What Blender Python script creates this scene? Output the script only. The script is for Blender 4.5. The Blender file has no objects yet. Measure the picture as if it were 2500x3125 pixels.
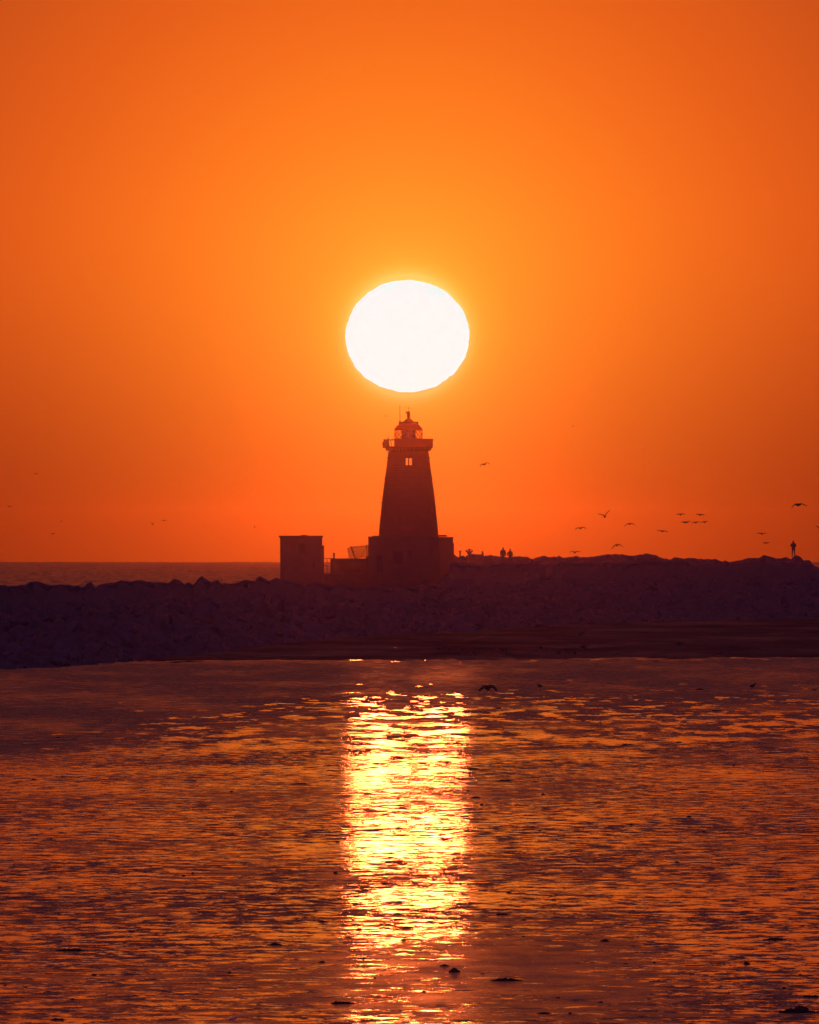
import bpy, bmesh, math, random
from mathutils import Vector, Matrix, noise
R = random.Random(7)
S = bpy.context.scene
COL = S.collection
F = 41080.0          # focal length in photo pixels (sun disc = 0.53 deg)
HC = 4.0             # camera height over the wet sand
YH = 1668.0          # photo row of the true horizontal

# ------------------------------------------------------------------ camera
cam = bpy.data.cameras.new('camera')
cam.sensor_fit = 'HORIZONTAL'; cam.sensor_width = 36.0
cam.lens = 36.0 * F / 2500.0
cam.shift_y = (YH - 1562.5) / 2500.0
cam.clip_start = 1.0; cam.clip_end = 30000.0
co = bpy.data.objects.new('camera', cam); COL.objects.link(co)
co.location = (0, 0, HC); co.rotation_euler = (math.radians(90), 0, 0)
S.camera = co

# ------------------------------------------------------------------ colour management
S.view_settings.view_transform = 'Standard'; S.view_settings.look = 'None'
S.view_settings.exposure = 0.0; S.view_settings.gamma = 1.0
S.view_settings.use_curve_mapping = False
S.cycles.max_bounces = 6; S.cycles.volume_bounces = 1
S.cycles.transparent_max_bounces = 16
S.cycles.use_denoising = True
S.cycles.caustics_reflective = True

def srgb(r, g, b):
    f = lambda c: (c/12.92 if c <= .04045 else ((c+.055)/1.055)**2.4)
    return (f(r/255), f(g/255), f(b/255), 1)

# ------------------------------------------------------------------ sun direction
SX = (1243.5-1250)/F; SZ = (YH-1025.5)/F
SUND = Vector((SX, 1, SZ)).normalized()
elev = math.asin(SUND.z)
azim = math.atan2(SUND.x, SUND.y)

sun = bpy.data.lights.new('sun', 'SUN')
sun.energy = 0.0115; sun.angle = math.radians(0.5)
sun.color = (1.0, 0.15, 0.030)
so = bpy.data.objects.new('sun', sun); COL.objects.link(so)
so.rotation_euler = SUND.to_track_quat('Z', 'Y').to_euler()

# ------------------------------------------------------------------ world: dusty sunset sky
W = bpy.data.worlds.new('World'); S.world = W; W.use_nodes = True
nt = W.node_tree; nt.nodes.clear()
def N(tree, typ, **kw):
    n = tree.nodes.new(typ)
    for k, v in kw.items():
        setattr(n, k, v)
    return n
def math_node(tree, op, a, b=None, c=None, clamp=False):
    n = tree.nodes.new('ShaderNodeMath'); n.operation = op; n.use_clamp = clamp
    for i, v in enumerate((a, b, c)):
        if v is None: continue
        if isinstance(v, (int, float)): n.inputs[i].default_value = v
        else: tree.links.new(v, n.inputs[i])
    return n.outputs[0]
def ramp(tree, fac, stops, interp='LINEAR'):
    n = tree.nodes.new('ShaderNodeValToRGB'); n.color_ramp.interpolation = interp
    e = n.color_ramp.elements
    while len(e) > 1: e.remove(e[-1])
    e[0].position, e[0].color = stops[0]
    for p, c in stops[1:]:
        k = e.new(p); k.color = c
    tree.links.new(fac, n.inputs[0])
    return n.outputs[0]
tc = N(nt, 'ShaderNodeTexCoord')
sub = N(nt, 'ShaderNodeVectorMath', operation='SUBTRACT'); sub.inputs[1].default_value = SUND
nt.links.new(tc.outputs['Generated'], sub.inputs[0])
ln = N(nt, 'ShaderNodeVectorMath', operation='LENGTH'); nt.links.new(sub.outputs[0], ln.inputs[0])
chord = ln.outputs['Value']
def tpos(px):                      # photo pixels from the sun -> ramp position
    return min(1.0, (px/F/2.0)**0.3)
def deg(d): return 2*math.sin(math.radians(d)/2)*F
t = math_node(nt, 'POWER', math_node(nt, 'MULTIPLY', chord, 0.5), 0.3)
K = 1.0
stops = [(0.0, srgb(255, 196, 66)),
         (tpos(186), srgb(255, 214, 105)),
         (tpos(204), srgb(255, 186, 66)),
         (tpos(240), srgb(255, 168, 48)),
         (tpos(320), srgb(255, 153, 42)),
         (tpos(480), srgb(255, 139, 37)),
         (tpos(700), srgb(253, 124, 32)),
         (tpos(950), srgb(243, 109, 29)),
         (tpos(1250), srgb(228, 94, 26)),
         (tpos(1600), srgb(205, 82, 25)),
         (tpos(2100), srgb(186, 70, 26)),
         (tpos(deg(5)), srgb(150, 56, 32)),
         (tpos(deg(9)), srgb(108, 46, 34)),
         (tpos(deg(18)), srgb(72, 34, 42)),
         (tpos(deg(40)), srgb(58, 36, 66)),
         (tpos(deg(85)), srgb(62, 42, 82)),
         (tpos(deg(135)), srgb(118, 84, 156)),
         (1.0, srgb(138, 100, 182))]
sky = ramp(nt, t, stops)
# dust close to the horizon dims and reddens the sky
sep = N(nt, 'ShaderNodeSeparateXYZ'); nt.links.new(tc.outputs['Generated'], sep.inputs[0])
hz = N(nt, 'ShaderNodeMapRange', interpolation_type='SMOOTHSTEP')
hz.inputs['From Min'].default_value = -0.004; hz.inputs['From Max'].default_value = 0.0270
nt.links.new(sep.outputs['Z'], hz.inputs['Value'])
hzc = N(nt, 'ShaderNodeMix', data_type='RGBA')
hzc.inputs[6].default_value = (0.41, 0.31, 0.55, 1); hzc.inputs[7].default_value = (1, 1, 1, 1)
nt.links.new(hz.outputs[0], hzc.inputs[0])
mul = N(nt, 'ShaderNodeMix', data_type='RGBA', blend_type='MULTIPLY'); mul.inputs[0].default_value = 1
nt.links.new(sky, mul.inputs[6]); nt.links.new(hzc.outputs[2], mul.inputs[7])
# sun disc, a little flattened by refraction, with a rippled limb
sp = N(nt, 'ShaderNodeSeparateXYZ'); nt.links.new(sub.outputs[0], sp.inputs[0])
cmb = N(nt, 'ShaderNodeCombineXYZ')
nt.links.new(math_node(nt, 'MULTIPLY', sp.outputs['X'], F/189.5), cmb.inputs[0])
nt.links.new(math_node(nt, 'MULTIPLY', sp.outputs['Y'], F/189.5), cmb.inputs[1])
nt.links.new(math_node(nt, 'MULTIPLY', sp.outputs['Z'], F/171.5), cmb.inputs[2])
l2 = N(nt, 'ShaderNodeVectorMath', operation='LENGTH'); nt.links.new(cmb.outputs[0], l2.inputs[0])
nz = N(nt, 'ShaderNodeTexNoise'); nz.inputs['Scale'].default_value = 6.0; nz.inputs['Detail'].default_value = 2
nt.links.new(cmb.outputs[0], nz.inputs['Vector'])
wob = math_node(nt, 'ADD', l2.outputs['Value'], math_node(nt, 'MULTIPLY', math_node(nt, 'SUBTRACT', nz.outputs['Fac'], .5), .055))
disc = math_node(nt, 'LESS_THAN', wob, 1.0)
mixd = N(nt, 'ShaderNodeMix', data_type='RGBA')
nt.links.new(disc, mixd.inputs[0]); nt.links.new(mul.outputs[2], mixd.inputs[6])
mixd.inputs[7].default_value = (0.25, 0.90, 0.95, 1)
bg = N(nt, 'ShaderNodeBackground'); nt.links.new(mixd.outputs[2], bg.inputs['Color']); bg.inputs['Strength'].default_value = 1.0
# clear-air daylight behind the dust
ns = N(nt, 'ShaderNodeTexSky', sky_type='NISHITA'); ns.sun_disc = False
ns.sun_elevation = elev; ns.sun_rotation = azim; ns.dust_density = 6.0
bg2 = N(nt, 'ShaderNodeBackground'); nt.links.new(ns.outputs[0], bg2.inputs['Color']); bg2.inputs['Strength'].default_value = 0.0015
ad = N(nt, 'ShaderNodeAddShader'); nt.links.new(bg.outputs[0], ad.inputs[0]); nt.links.new(bg2.outputs[0], ad.inputs[1])
wo = N(nt, 'ShaderNodeOutputWorld'); nt.links.new(ad.outputs[0], wo.inputs['Surface'])

# ------------------------------------------------------------------ helpers
def px(u, v, D):                    # photo pixel + distance -> place
    return Vector(((u-1250)/F*D, D, HC + (YH-v)/F*D))
def link(o, parent=None):
    COL.objects.link(o)
    if parent is not None: o.parent = parent
    return o
def obj(name, me, mat=None, parent=None):
    if isinstance(me, bmesh.types.BMesh):
        m = bpy.data.meshes.new(name); me.normal_update(); me.to_mesh(m); me.free(); me = m
    if mat is not None and not me.materials: me.materials.append(mat)
    return link(bpy.data.objects.new(name, me), parent)
def tag(o, label=None, cat=None, group=None, kind=None):
    if label: o['label'] = label
    if cat: o['category'] = cat
    if group: o['group'] = group
    if kind: o['kind'] = kind
    return o
def empty(name, loc, rz=0.0):
    o = bpy.data.objects.new(name, None); o.empty_display_size = .3
    COL.objects.link(o); o.location = loc; o.rotation_euler = (0, 0, rz); return o
def copy_tree(o, parent=None):
    c = o.copy(); link(c, parent)
    for ch in o.children: copy_tree(ch, c)
    return c
def box(bm, x0, x1, y0, y1, z0, z1, jit=0):
    vs = [bm.verts.new((x, y, z)) for z in (z0, z1) for (x, y) in ((x0, y0), (x1, y0), (x1, y1), (x0, y1))]
    for f in ((3, 2, 1, 0), (4, 5, 6, 7), (0, 1, 5, 4), (1, 2, 6, 5), (2, 3, 7, 6), (3, 0, 4, 7)):
        bm.faces.new([vs[i] for i in f])
    return vs
def bevel(bm, w):
    bmesh.ops.bevel(bm, geom=list(bm.edges), offset=w, segments=1, affect='EDGES')
    return bm
def mkbox(x0, x1, y0, y1, z0, z1, bw=0.0):
    bm = bmesh.new(); box(bm, x0, x1, y0, y1, z0, z1)
    if bw: bevel(bm, bw)
    return bm
def tube(bm, pts, r, n=6):
    pts = [Vector(p) for p in pts]
    if not isinstance(r, (list, tuple)): r = [r]*len(pts)
    rings = []
    for i, p in enumerate(pts):
        d = (pts[min(i+1, len(pts)-1)] - pts[max(i-1, 0)]).normalized()
        a = d.orthogonal().normalized(); b = d.cross(a)
        rings.append([bm.verts.new(p + (a*math.cos(k*2*math.pi/n) + b*math.sin(k*2*math.pi/n))*r[i]) for k in range(n)])
    for q in range(len(rings)-1):
        for k in range(n):
            bm.faces.new((rings[q][k], rings[q][(k+1) % n], rings[q+1][(k+1) % n], rings[q+1][k]))
    bm.faces.new(rings[0][::-1]); bm.faces.new(rings[-1])
    return bm
def lathe(bm, prof, n=48, cap=True, a0=0.0, a1=2*math.pi):
    full = abs(a1-a0-2*math.pi) < 1e-6
    m = n if full else n+1
    rings = [[bm.verts.new((r*math.cos(a0+(a1-a0)*k/n), r*math.sin(a0+(a1-a0)*k/n), z)) for k in range(m)] for r, z in prof]
    for q in range(len(rings)-1):
        for k in range(n):
            k2 = (k+1) % m
            bm.faces.new((rings[q][k], rings[q][k2], rings[q+1][k2], rings[q+1][k]))
    if cap and full:
        bm.faces.new(rings[0][::-1]); bm.faces.new(rings[-1])
    return rings

# ------------------------------------------------------------------ materials
def stone_mat(name, c1, c2, rough=.85, scale=3.0, bump=.4, dist=.03, spec=.12):
    m = bpy.data.materials.new(name); m.use_nodes = True; t_ = m.node_tree; b = t_.nodes['Principled BSDF']
    g = N(t_, 'ShaderNodeNewGeometry')
    n1 = N(t_, 'ShaderNodeTexNoise'); n1.inputs['Scale'].default_value = scale; n1.inputs['Detail'].default_value = 6; n1.inputs['Roughness'].default_value = .6
    t_.links.new(g.outputs['Position'], n1.inputs['Vector'])
    r_ = ramp(t_, n1.outputs['Fac'], [(.3, (*c1, 1)), (.7, (*c2, 1))])
    t_.links.new(r_, b.inputs['Base Color'])
    b.inputs['Roughness'].default_value = rough; b.inputs['Specular IOR Level'].default_value = spec
    bp = N(t_, 'ShaderNodeBump'); bp.inputs['Strength'].default_value = bump; bp.inputs['Distance'].default_value = dist
    t_.links.new(n1.outputs['Fac'], bp.inputs['Height']); t_.links.new(bp.outputs[0], b.inputs['Normal'])
    return m
M_ROCK = stone_mat('armour_rock', (.066, .050, .055), (.078, .060, .065), scale=1.6, bump=.05, dist=.02, spec=.03)
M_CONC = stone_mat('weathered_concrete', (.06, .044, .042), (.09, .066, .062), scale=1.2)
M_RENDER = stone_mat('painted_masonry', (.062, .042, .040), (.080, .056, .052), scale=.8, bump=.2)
M_RED = stone_mat('red_painted_granite', (.11, .038, .038), (.13, .045, .045), scale=2.0, bump=.08)
M_METAL = stone_mat('dark_painted_metal', (.05, .035, .03), (.09, .06, .05), rough=.6, scale=5, bump=.1, dist=.005)
M_ROOF = stone_mat('red_painted_metal', (.10, .025, .02), (.14, .035, .025), rough=.55, scale=4, bump=.1, dist=.01)
M_DARK = stone_mat('dark_opening', (.03, .025, .03), (.05, .04, .045), rough=.4, scale=2, bump=.05, dist=.01)
M_WEED = stone_mat('wet_seaweed', (.02, .015, .01), (.06, .04, .02), rough=.9, scale=30, bump=.6, dist=.01, spec=.1)
M_BIRD = stone_mat('gull_plumage', (.03, .027, .027), (.05, .045, .045), rough=.9, scale=15, bump=.1, dist=.005)
M_CLOTH = stone_mat('dark_clothing', (.03, .03, .04), (.07, .06, .07), rough=.95, scale=8, bump=.2, dist=.01)
M_HAIR = stone_mat('dark_hair', (.02, .015, .01), (.04, .03, .02), rough=.8, scale=30, bump=.2, dist=.005)

def glass_mat(name, tint=(.9, .85, .8), amount=.12):
    m = bpy.data.materials.new(name); m.use_nodes = True; t_ = m.node_tree; t_.nodes.clear()
    tr = N(t_, 'ShaderNodeBsdfTransparent'); tr.inputs[0].default_value = (*tint, 1)
    gl = N(t_, 'ShaderNodeBsdfGlossy'); gl.inputs['Roughness'].default_value = .05
    mx = N(t_, 'ShaderNodeMixShader'); mx.inputs[0].default_value = amount
    t_.links.new(tr.outputs[0], mx.inputs[1]); t_.links.new(gl.outputs[0], mx.inputs[2])
    o = N(t_, 'ShaderNodeOutputMaterial'); t_.links.new(mx.outputs[0], o.inputs[0]); return m
M_PANE = glass_mat('clear_window_glass', (.97, .93, .85), .03)
def lens_mat():
    m = bpy.data.materials.new('red_lens_glass'); m.use_nodes = True; t_ = m.node_tree; b = t_.nodes['Principled BSDF']
    b.inputs['Base Color'].default_value = (.22, .03, .02, 1); b.inputs['Roughness'].default_value = .12
    b.inputs['Transmission Weight'].default_value = .35; b.inputs['IOR'].default_value = 1.5
    return m
M_LENS = lens_mat()
def leaf_mat():
    m = bpy.data.materials.new('pale_thin_scrap'); m.use_nodes = True; t_ = m.node_tree; t_.nodes.clear()
    d = N(t_, 'ShaderNodeBsdfDiffuse'); d.inputs[0].default_value = (.7, .6, .5, 1)
    r_ = N(t_, 'ShaderNodeBsdfTranslucent'); r_.inputs[0].default_value = (.9, .7, .5, 1)
    mx = N(t_, 'ShaderNodeMixShader'); mx.inputs[0].default_value = .7
    t_.links.new(d.outputs[0], mx.inputs[1]); t_.links.new(r_.outputs[0], mx.inputs[2])
    o = N(t_, 'ShaderNodeOutputMaterial'); t_.links.new(mx.outputs[0], o.inputs[0]); return m
M_LEAF = leaf_mat()

# wet tidal sand: film of water (mirror), wind-ruffled film, and damp bare sand
def flat_mat():
    m = bpy.data.materials.new('wet_tidal_sand'); m.use_nodes = True; T = m.node_tree; T.nodes.clear(); L = T.links
    g = N(T, 'ShaderNodeNewGeometry'); P = g.outputs['Position']
    spx = N(T, 'ShaderNodeSeparateXYZ'); L.new(P, spx.inputs[0]); X, Y = spx.outputs['X'], spx.outputs['Y']
    def mapped(sx, sy, loc=(0, 0, 0)):
        mp = N(T, 'ShaderNodeMapping'); mp.inputs['Scale'].default_value = (sx, sy, 1); mp.inputs['Location'].default_value = loc
        L.new(P, mp.inputs['Vector']); return mp.outputs[0]
    def nse(sx, sy, detail, rough=.55, loc=(0, 0, 0), col=False):
        n = N(T, 'ShaderNodeTexNoise'); n.inputs['Scale'].default_value = 1; n.inputs['Detail'].default_value = detail
        n.inputs['Roughness'].default_value = rough; L.new(mapped(sx, sy, loc), n.inputs['Vector'])
        return n.outputs['Color'] if col else n.outputs['Fac']
    def sstep(v, a, b, lo=0.0, hi=1.0):
        r_ = N(T, 'ShaderNodeMapRange', interpolation_type='SMOOTHSTEP')
        for k, x in (('From Min', a), ('From Max', b), ('To Min', lo), ('To Max', hi)):
            if isinstance(x, (int, float)): r_.inputs[k].default_value = x
            else: L.new(x, r_.inputs[k])
        L.new(v, r_.inputs['Value']); return r_.outputs[0]
    mn = lambda op, a, b=None, c=None, clamp=False: math_node(T, op, a, b, c, clamp)
    # --- slopes of the water film: visible ripple faces lean towards the open beach (-y)
    sl = N(T, 'ShaderNodeSeparateColor'); L.new(nse(6.0, 2.2, 3, .7, col=True), sl.inputs[0])
    fx = mn('SUBTRACT', sl.outputs[0], .5); fy = mn('ABSOLUTE', mn('SUBTRACT', sl.outputs[1], .5))
    pa = nse(2.6, 1.15, 7, .80, (13, 5, 0))
    pf = nse(1.3, .17, 6, .64, (21, 4, 0))
    far = sstep(Y, 220, 340, 0.0, 1.0)
    pa = mn('ADD', mn('MULTIPLY', pa, mn('SUBTRACT', 1.0, far)), mn('MULTIPLY', pf, far))
    pb = nse(.22, .07, 3, .5, (3, 9, 0))
    ruf = mn('ADD', pa, mn('MULTIPLY', mn('SUBTRACT', pb, .5), .22))
    # far ripples steepened to imitate the breakwater's dark reflection, wider on the left
    lim = mn("ADD", mn("MULTIPLY", mn("MAXIMUM", mn("MINIMUM", mn("ADD", X, 2.0), 0.0), -8.0), 14.0), 432.0)
    zone = sstep(mn('SUBTRACT', Y, lim), -130.0, 0.0, 0.0, .19)
    Yb = mn('ADD', mn('ADD', Y, mn('MULTIPLY', X, -.7)), mn('MULTIPLY', mn('SUBTRACT', nse(.35, .05, 5, .7, (31, 7, 0)), .5), 42.0))
    lip = sstep(Yb, 464, 471, 0.0, -.11)
    lipoff = sstep(Yb, 472, 476, 1.0, 0.0)
    ruf = mn('ADD', mn('ADD', ruf, zone), mn('MULTIPLY', lip, lipoff))
    amp = sstep(ruf, .474, mn('ADD', .535, mn('MULTIPLY', far, -.036)), .014, 1.8)
    sxn = mn('MULTIPLY', fx, mn('ADD', mn('MULTIPLY', amp, .6), .13))
    syn = mn('ADD', mn('MULTIPLY', mn('MULTIPLY', mn('ADD', fy, .05), mn('SUBTRACT', amp, .014)), -1.0), mn('ADD', mn('MULTIPLY', mn('SUBTRACT', sl.outputs[2], .5), .060), .0015))
    cv = N(T, 'ShaderNodeCombineXYZ'); L.new(sxn, cv.inputs[0]); L.new(syn, cv.inputs[1]); cv.inputs[2].default_value = 1
    nv = N(T, 'ShaderNodeVectorMath', operation='NORMALIZE'); L.new(cv.outputs[0], nv.inputs[0])
    film = N(T, 'ShaderNodeBsdfPrincipled')
    film.inputs['Base Color'].default_value = (.035, .022, .018, 1); film.inputs['Roughness'].default_value = .085
    film.inputs['IOR'].default_value = 1.34
    L.new(nv.outputs[0], film.inputs['Normal'])
    # --- damp bare sand
    sand = N(T, 'ShaderNodeBsdfPrincipled')
    L.new(ramp(T, nse(.25, .06, 4, .6, (9, 1, 0)), [(.35, (.05, .026, .024, 1)), (.65, (.13, .066, .045, 1))]), sand.inputs['Base Color'])
    sand.inputs['Base Color'].default_value = (.05, .032, .024, 1); sand.inputs['IOR'].default_value = 1.34
    rgh = sstep(nse(1.5, .5, 4, .6, (2, 8, 0)), .3, .7, .20, .30); L.new(rgh, sand.inputs['Roughness'])
    s2 = N(T, 'ShaderNodeSeparateColor'); L.new(nse(60, 24, 2, .6, col=True), s2.inputs[0])
    c2 = N(T, 'ShaderNodeCombineXYZ')
    L.new(mn('MULTIPLY', mn('SUBTRACT', s2.outputs[0], .5), .35), c2.inputs[0])
    L.new(mn('MULTIPLY', mn('ABSOLUTE', mn('SUBTRACT', s2.outputs[1], .5)), -.16), c2.inputs[1]); c2.inputs[2].default_value = 1
    n2 = N(T, 'ShaderNodeVectorMath', operation='NORMALIZE'); L.new(c2.outputs[0], n2.inputs[0])
    L.new(n2.outputs[0], sand.inputs['Normal'])
    # --- where the sand stands clear of the water
    q = nse(1.6, 1.1, 7, .78, (41, 17, 0)); qb = nse(.22, .035, 3, .5, (7, 2, 0))
    e = mn('ADD', q, mn('MULTIPLY', mn('SUBTRACT', qb, .5), .45))
    near = sstep(Y, 116, 158, .045, -.01)                       # the sand rises towards the camera
    near = mn('ADD', near, mn('MULTIPLY', sstep(X, 1.6, 3.6, 0.0, -.13), sstep(Y, 125, 165, 1.0, 0.0)))
    bank = sstep(Yb, 471, 476, 0.0, .10)
    e = mn('ADD', mn('ADD', e, near), bank)
    fac = sstep(e, .495, .575, .13, 1.0)
    L.new(mn('MULTIPLY', sstep(bank, 0.0, .10, 1.0, .0), .25), sand.inputs['Specular IOR Level'])
    mx = N(T, 'ShaderNodeMixShader'); L.new(fac, mx.inputs[0]); L.new(film.outputs[0], mx.inputs[1]); L.new(sand.outputs[0], mx.inputs[2])
    o = N(T, 'ShaderNodeOutputMaterial'); L.new(mx.outputs[0], o.inputs[0]); return m
M_FLAT = flat_mat()

def sea_mat():
    m = bpy.data.materials.new('open_sea'); m.use_nodes = True; T = m.node_tree; L = T.links; b = T.nodes['Principled BSDF']
    g = N(T, 'ShaderNodeNewGeometry'); mp = N(T, 'ShaderNodeMapping'); mp.inputs['Scale'].default_value = (.45, .025, 1)
    L.new(g.outputs['Position'], mp.inputs[0])
    n = N(T, 'ShaderNodeTexNoise'); n.inputs['Scale'].default_value = 1; n.inputs['Detail'].default_value = 6; n.inputs['Roughness'].default_value = .65
    L.new(mp.outputs[0], n.inputs['Vector'])
    sc = N(T, 'ShaderNodeSeparateColor'); L.new(n.outputs['Color'], sc.inputs[0])
    cv = N(T, 'ShaderNodeCombineXYZ')
    L.new(math_node(T, 'MULTIPLY', math_node(T, 'SUBTRACT', sc.outputs[0], .5), .4), cv.inputs[0])
    L.new(math_node(T, 'MULTIPLY', math_node(T, 'ADD', math_node(T, 'ABSOLUTE', math_node(T, 'SUBTRACT', sc.outputs[1], .5)), .07), -.85), cv.inputs[1]); cv.inputs[2].default_value = 1
    nv = N(T, 'ShaderNodeVectorMath', operation='NORMALIZE'); L.new(cv.outputs[0], nv.inputs[0])
    L.new(nv.outputs[0], b.inputs['Normal'])
    b.inputs['Base Color'].default_value = (.03, .02, .02, 1); b.inputs['Roughness'].default_value = .12; b.inputs['IOR'].default_value = 1.33
    return m
M_SEA = sea_mat()

# ------------------------------------------------------------------ ground and sea
bm = bmesh.new(); box(bm, -600, 600, -300, 1300, -.25, 0)
tag(obj('tidal_flat', bm, M_FLAT), kind='structure')
RE = 6371000.0
bm = bmesh.new()
ys = [950 + i*75 for i in range(110)] ; xs = [-700, -350, 0, 350, 700]
prev = None
for i, y in enumerate(ys):
    z = -.3 - y*y/(2*RE)
    row = [bm.verts.new((x, y, z)) for x in xs]
    if prev:
        for k in range(len(xs)-1): bm.faces.new((prev[k], prev[k+1], row[k+1], row[k]))
    prev = row
tag(obj('sea', bm, M_SEA), kind='structure')
# swell: long low crests that roughen the horizon line
bm = bmesh.new()
for i in range(420):
    y = 1550 + 5600*(R.random()**1.1); x = R.uniform(-.034, .034)*y
    zc = -.3 - y*y/(2*RE); h = R.uniform(.08, .30); w = R.uniform(6, 26); dpt = R.uniform(4, 10)
    A = [bm.verts.new((x+w*(k/6-.5), y + 1.2*math.sin(k+i), zc-.02 + h*max(0, math.sin(math.pi*k/6))*R.uniform(.75, 1))) for k in range(7)]
    B = [bm.verts.new((x+w*(k/6-.5), y-dpt, zc-.05)) for k in range(7)]
    C = [bm.verts.new((x+w*(k/6-.5), y+dpt, zc-.05)) for k in range(7)]
    for k in range(6):
        bm.faces.new((B[k], B[k+1], A[k+1], A[k])); bm.faces.new((A[k], A[k+1], C[k+1], C[k]))
tag(obj('sea_swell', bm, M_SEA), kind='stuff')
tag(bpy.data.objects['sea_swell'], 'low dark swell crests rolling across the open sea behind the rocks', 'swell')

# ------------------------------------------------------------------ breakwater
def interp(tab, u):
    if u <= tab[0][0]: return tab[0][1]
    for (a, va), (b, vb) in zip(tab, tab[1:]):
        if u <= b: return va + (vb-va)*(u-a)/(b-a)
    return tab[-1][1]
FOOT = [(-1500, 2052), (0, 2041), (200, 2036), (650, 1992), (1000, 1951), (1250, 1935), (1900, 1900), (2500, 1889), (4000, 1880)]
NEARC = [(-1500, 475), (0, 480), (400, 560), (850, 680), (1250, 730), (1400, 800), (1900, 860), (2500, 930), (4000, 1000)]
LEFT = [(-1500, 1786), (0, 1784), (25, 1789), (50, 1788), (80, 1784), (95, 1774), (130, 1778), (150, 1786), (184, 1783), (239, 1788), (257, 1791), (264, 1781), (277, 1776), (292, 1791), (309, 1783), (359, 1776), (369, 1770), (404, 1775), (424, 1770), (469, 1777), (521, 1777), (531, 1765), (548, 1769), (563, 1783), (576, 1776), (588, 1784), (616, 1757), (643, 1776), (663, 1769), (676, 1781), (708, 1781), (753, 1769), (778, 1773), (793, 1757), (820, 1773), (838, 1764), (857, 1769), (900, 1778), (930, 1785), (975, 1779), (1010, 1790), (1050, 1784), (1085, 1793), (1110, 1796), (1160, 1789), (1200, 1795), (1240, 1787), (1275, 1791), (1310, 1778), (1335, 1782), (1352, 1760), (1366, 1757), (1376, 1735), (1384, 1722)]
RNEAR = [(1376, 1722), (1386, 1718), (1435, 1720), (1462, 1727), (1485, 1724), (1505, 1714), (1528, 1712), (1540, 1717), (1583, 1720), (1600, 1723), (1615, 1717), (1644, 1717), (1661, 1727), (1673, 1720), (1708, 1716), (1760, 1719), (1824, 1718), (1850, 1716), (1900, 1717), (1980, 1713), (2040, 1714), (2100, 1712)]
RBACK = [(1380, 1690), (1386, 1692), (1398, 1701), (1414, 1695), (1420, 1701), (1422, 1696), (1438, 1690), (1469, 1692), (1477, 1697), (1499, 1693), (1505, 1696), (1530, 1698), (1563, 1703), (1569, 1698), (1603, 1699), (1627, 1706), (1638, 1701), (1664, 1696), (1673, 1700), (1692, 1698), (1699, 1701), (1706, 1695), (1719, 1702), (1740, 1699), (1761, 1696), (1772, 1701), (1812, 1699), (1858, 1691), (1899, 1691), (1932, 1696), (1953, 1692), (1978, 1689), (2004, 1694), (2020, 1703), (2048, 1707), (2062, 1700), (2094, 1704), (2108, 1703), (2131, 1706), (2164, 1706), (2187, 1706), (2206, 1714), (2213, 1710), (2229, 1716), (2280, 1704), (2317, 1703), (2331, 1693), (2349, 1698), (2368, 1704), (2386, 1704), (2400, 1700), (2414, 1707), (2424, 1697), (2430, 1694), (2447, 1702), (2451, 1710), (2472, 1710), (2484, 1726), (2500, 1734)]
def footD(u): return HC*F/(interp(FOOT, u)-YH)
def near_y(u):
    if u < 1376: return interp(LEFT, u)
    if u < 2100: return interp(RNEAR, u)
    if u < 2500: return max(interp(RBACK, u)+12, 1712)
    return min(1734+(u-2500)*.35, 1820)
bm = bmesh.new()
us = [-1500 + i*22 for i in range(int(5500/22)+1)]
grid = []
for u in us:
    df = footD(u); dn = max(interp(NEARC, u), df+18)
    zc = HC + (YH-(near_y(u)+9))/F*dn
    col = []
    x_ = lambda D: (u-1250)/F*D
    for k in range(9):
        tt = k/8; D = df-3 + (dn-df+3)*tt
        z = -.3 + (zc+.3)*(tt**.75)
        z += noise.noise(Vector((x_(D)*.9, D*.35, 0)))*.35*min(1, tt*4)*(1-tt*.6)
        col.append(bm.verts.new((x_(D), D, z)))
    # plateau behind the near crest, sinking gently towards the far side
    for k in range(1, 12):
        D = dn + (1475-dn)*k/11
        zz = zc + ((1.6 if u < 1400 else 1.9) - zc)*(k/11)
        zlim = HC + (YH-(near_y(u)+14))/F*D
        zz = min(zz, zlim)
        col.append(bm.verts.new((x_(D), D, zz)))
    col.append(bm.verts.new((x_(1500), 1500, -.6)))
    grid.append(col)
for a, b in zip(grid, grid[1:]):
    for k in range(len(a)-1):
        bm.faces.new((a[k], b[k], b[k+1], a[k+1]))
for f in bm.faces: f.smooth = False
BW = empty('stone_breakwater', px(1250, 1800, 740))
BW.location = (0, 0, 0)
tag(BW, 'long dark breakwater of piled boulders crossing the picture below the lighthouse', 'breakwater')
tag(obj('rubble_slope', bm, M_ROCK, BW))

def rock_mesh(seed, sub=2):
    rr = random.Random(seed); bm = bmesh.new()
    bmesh.ops.create_icosphere(bm, subdivisions=sub, radius=1)
    planes = []
    for _ in range(9):
        v = Vector((rr.gauss(0, 1), rr.gauss(0, 1), rr.gauss(0, 1))).normalized()
        planes.append((v, rr.uniform(.62, .9)))
    for v in bm.verts:
        for n_, d in planes:
            s = v.co.dot(n_)
            if s > d: v.co -= n_*(s-d)
        v.co += v.co*noise.noise(v.co*2+Vector((seed*7.1, 0, 0)))*.08
    me = bpy.data.meshes.new('boulder'); bm.to_mesh(me); bm.free(); me.materials.append(M_ROCK); return me
ROCKS = [rock_mesh(i, 1) for i in range(14)]

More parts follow.
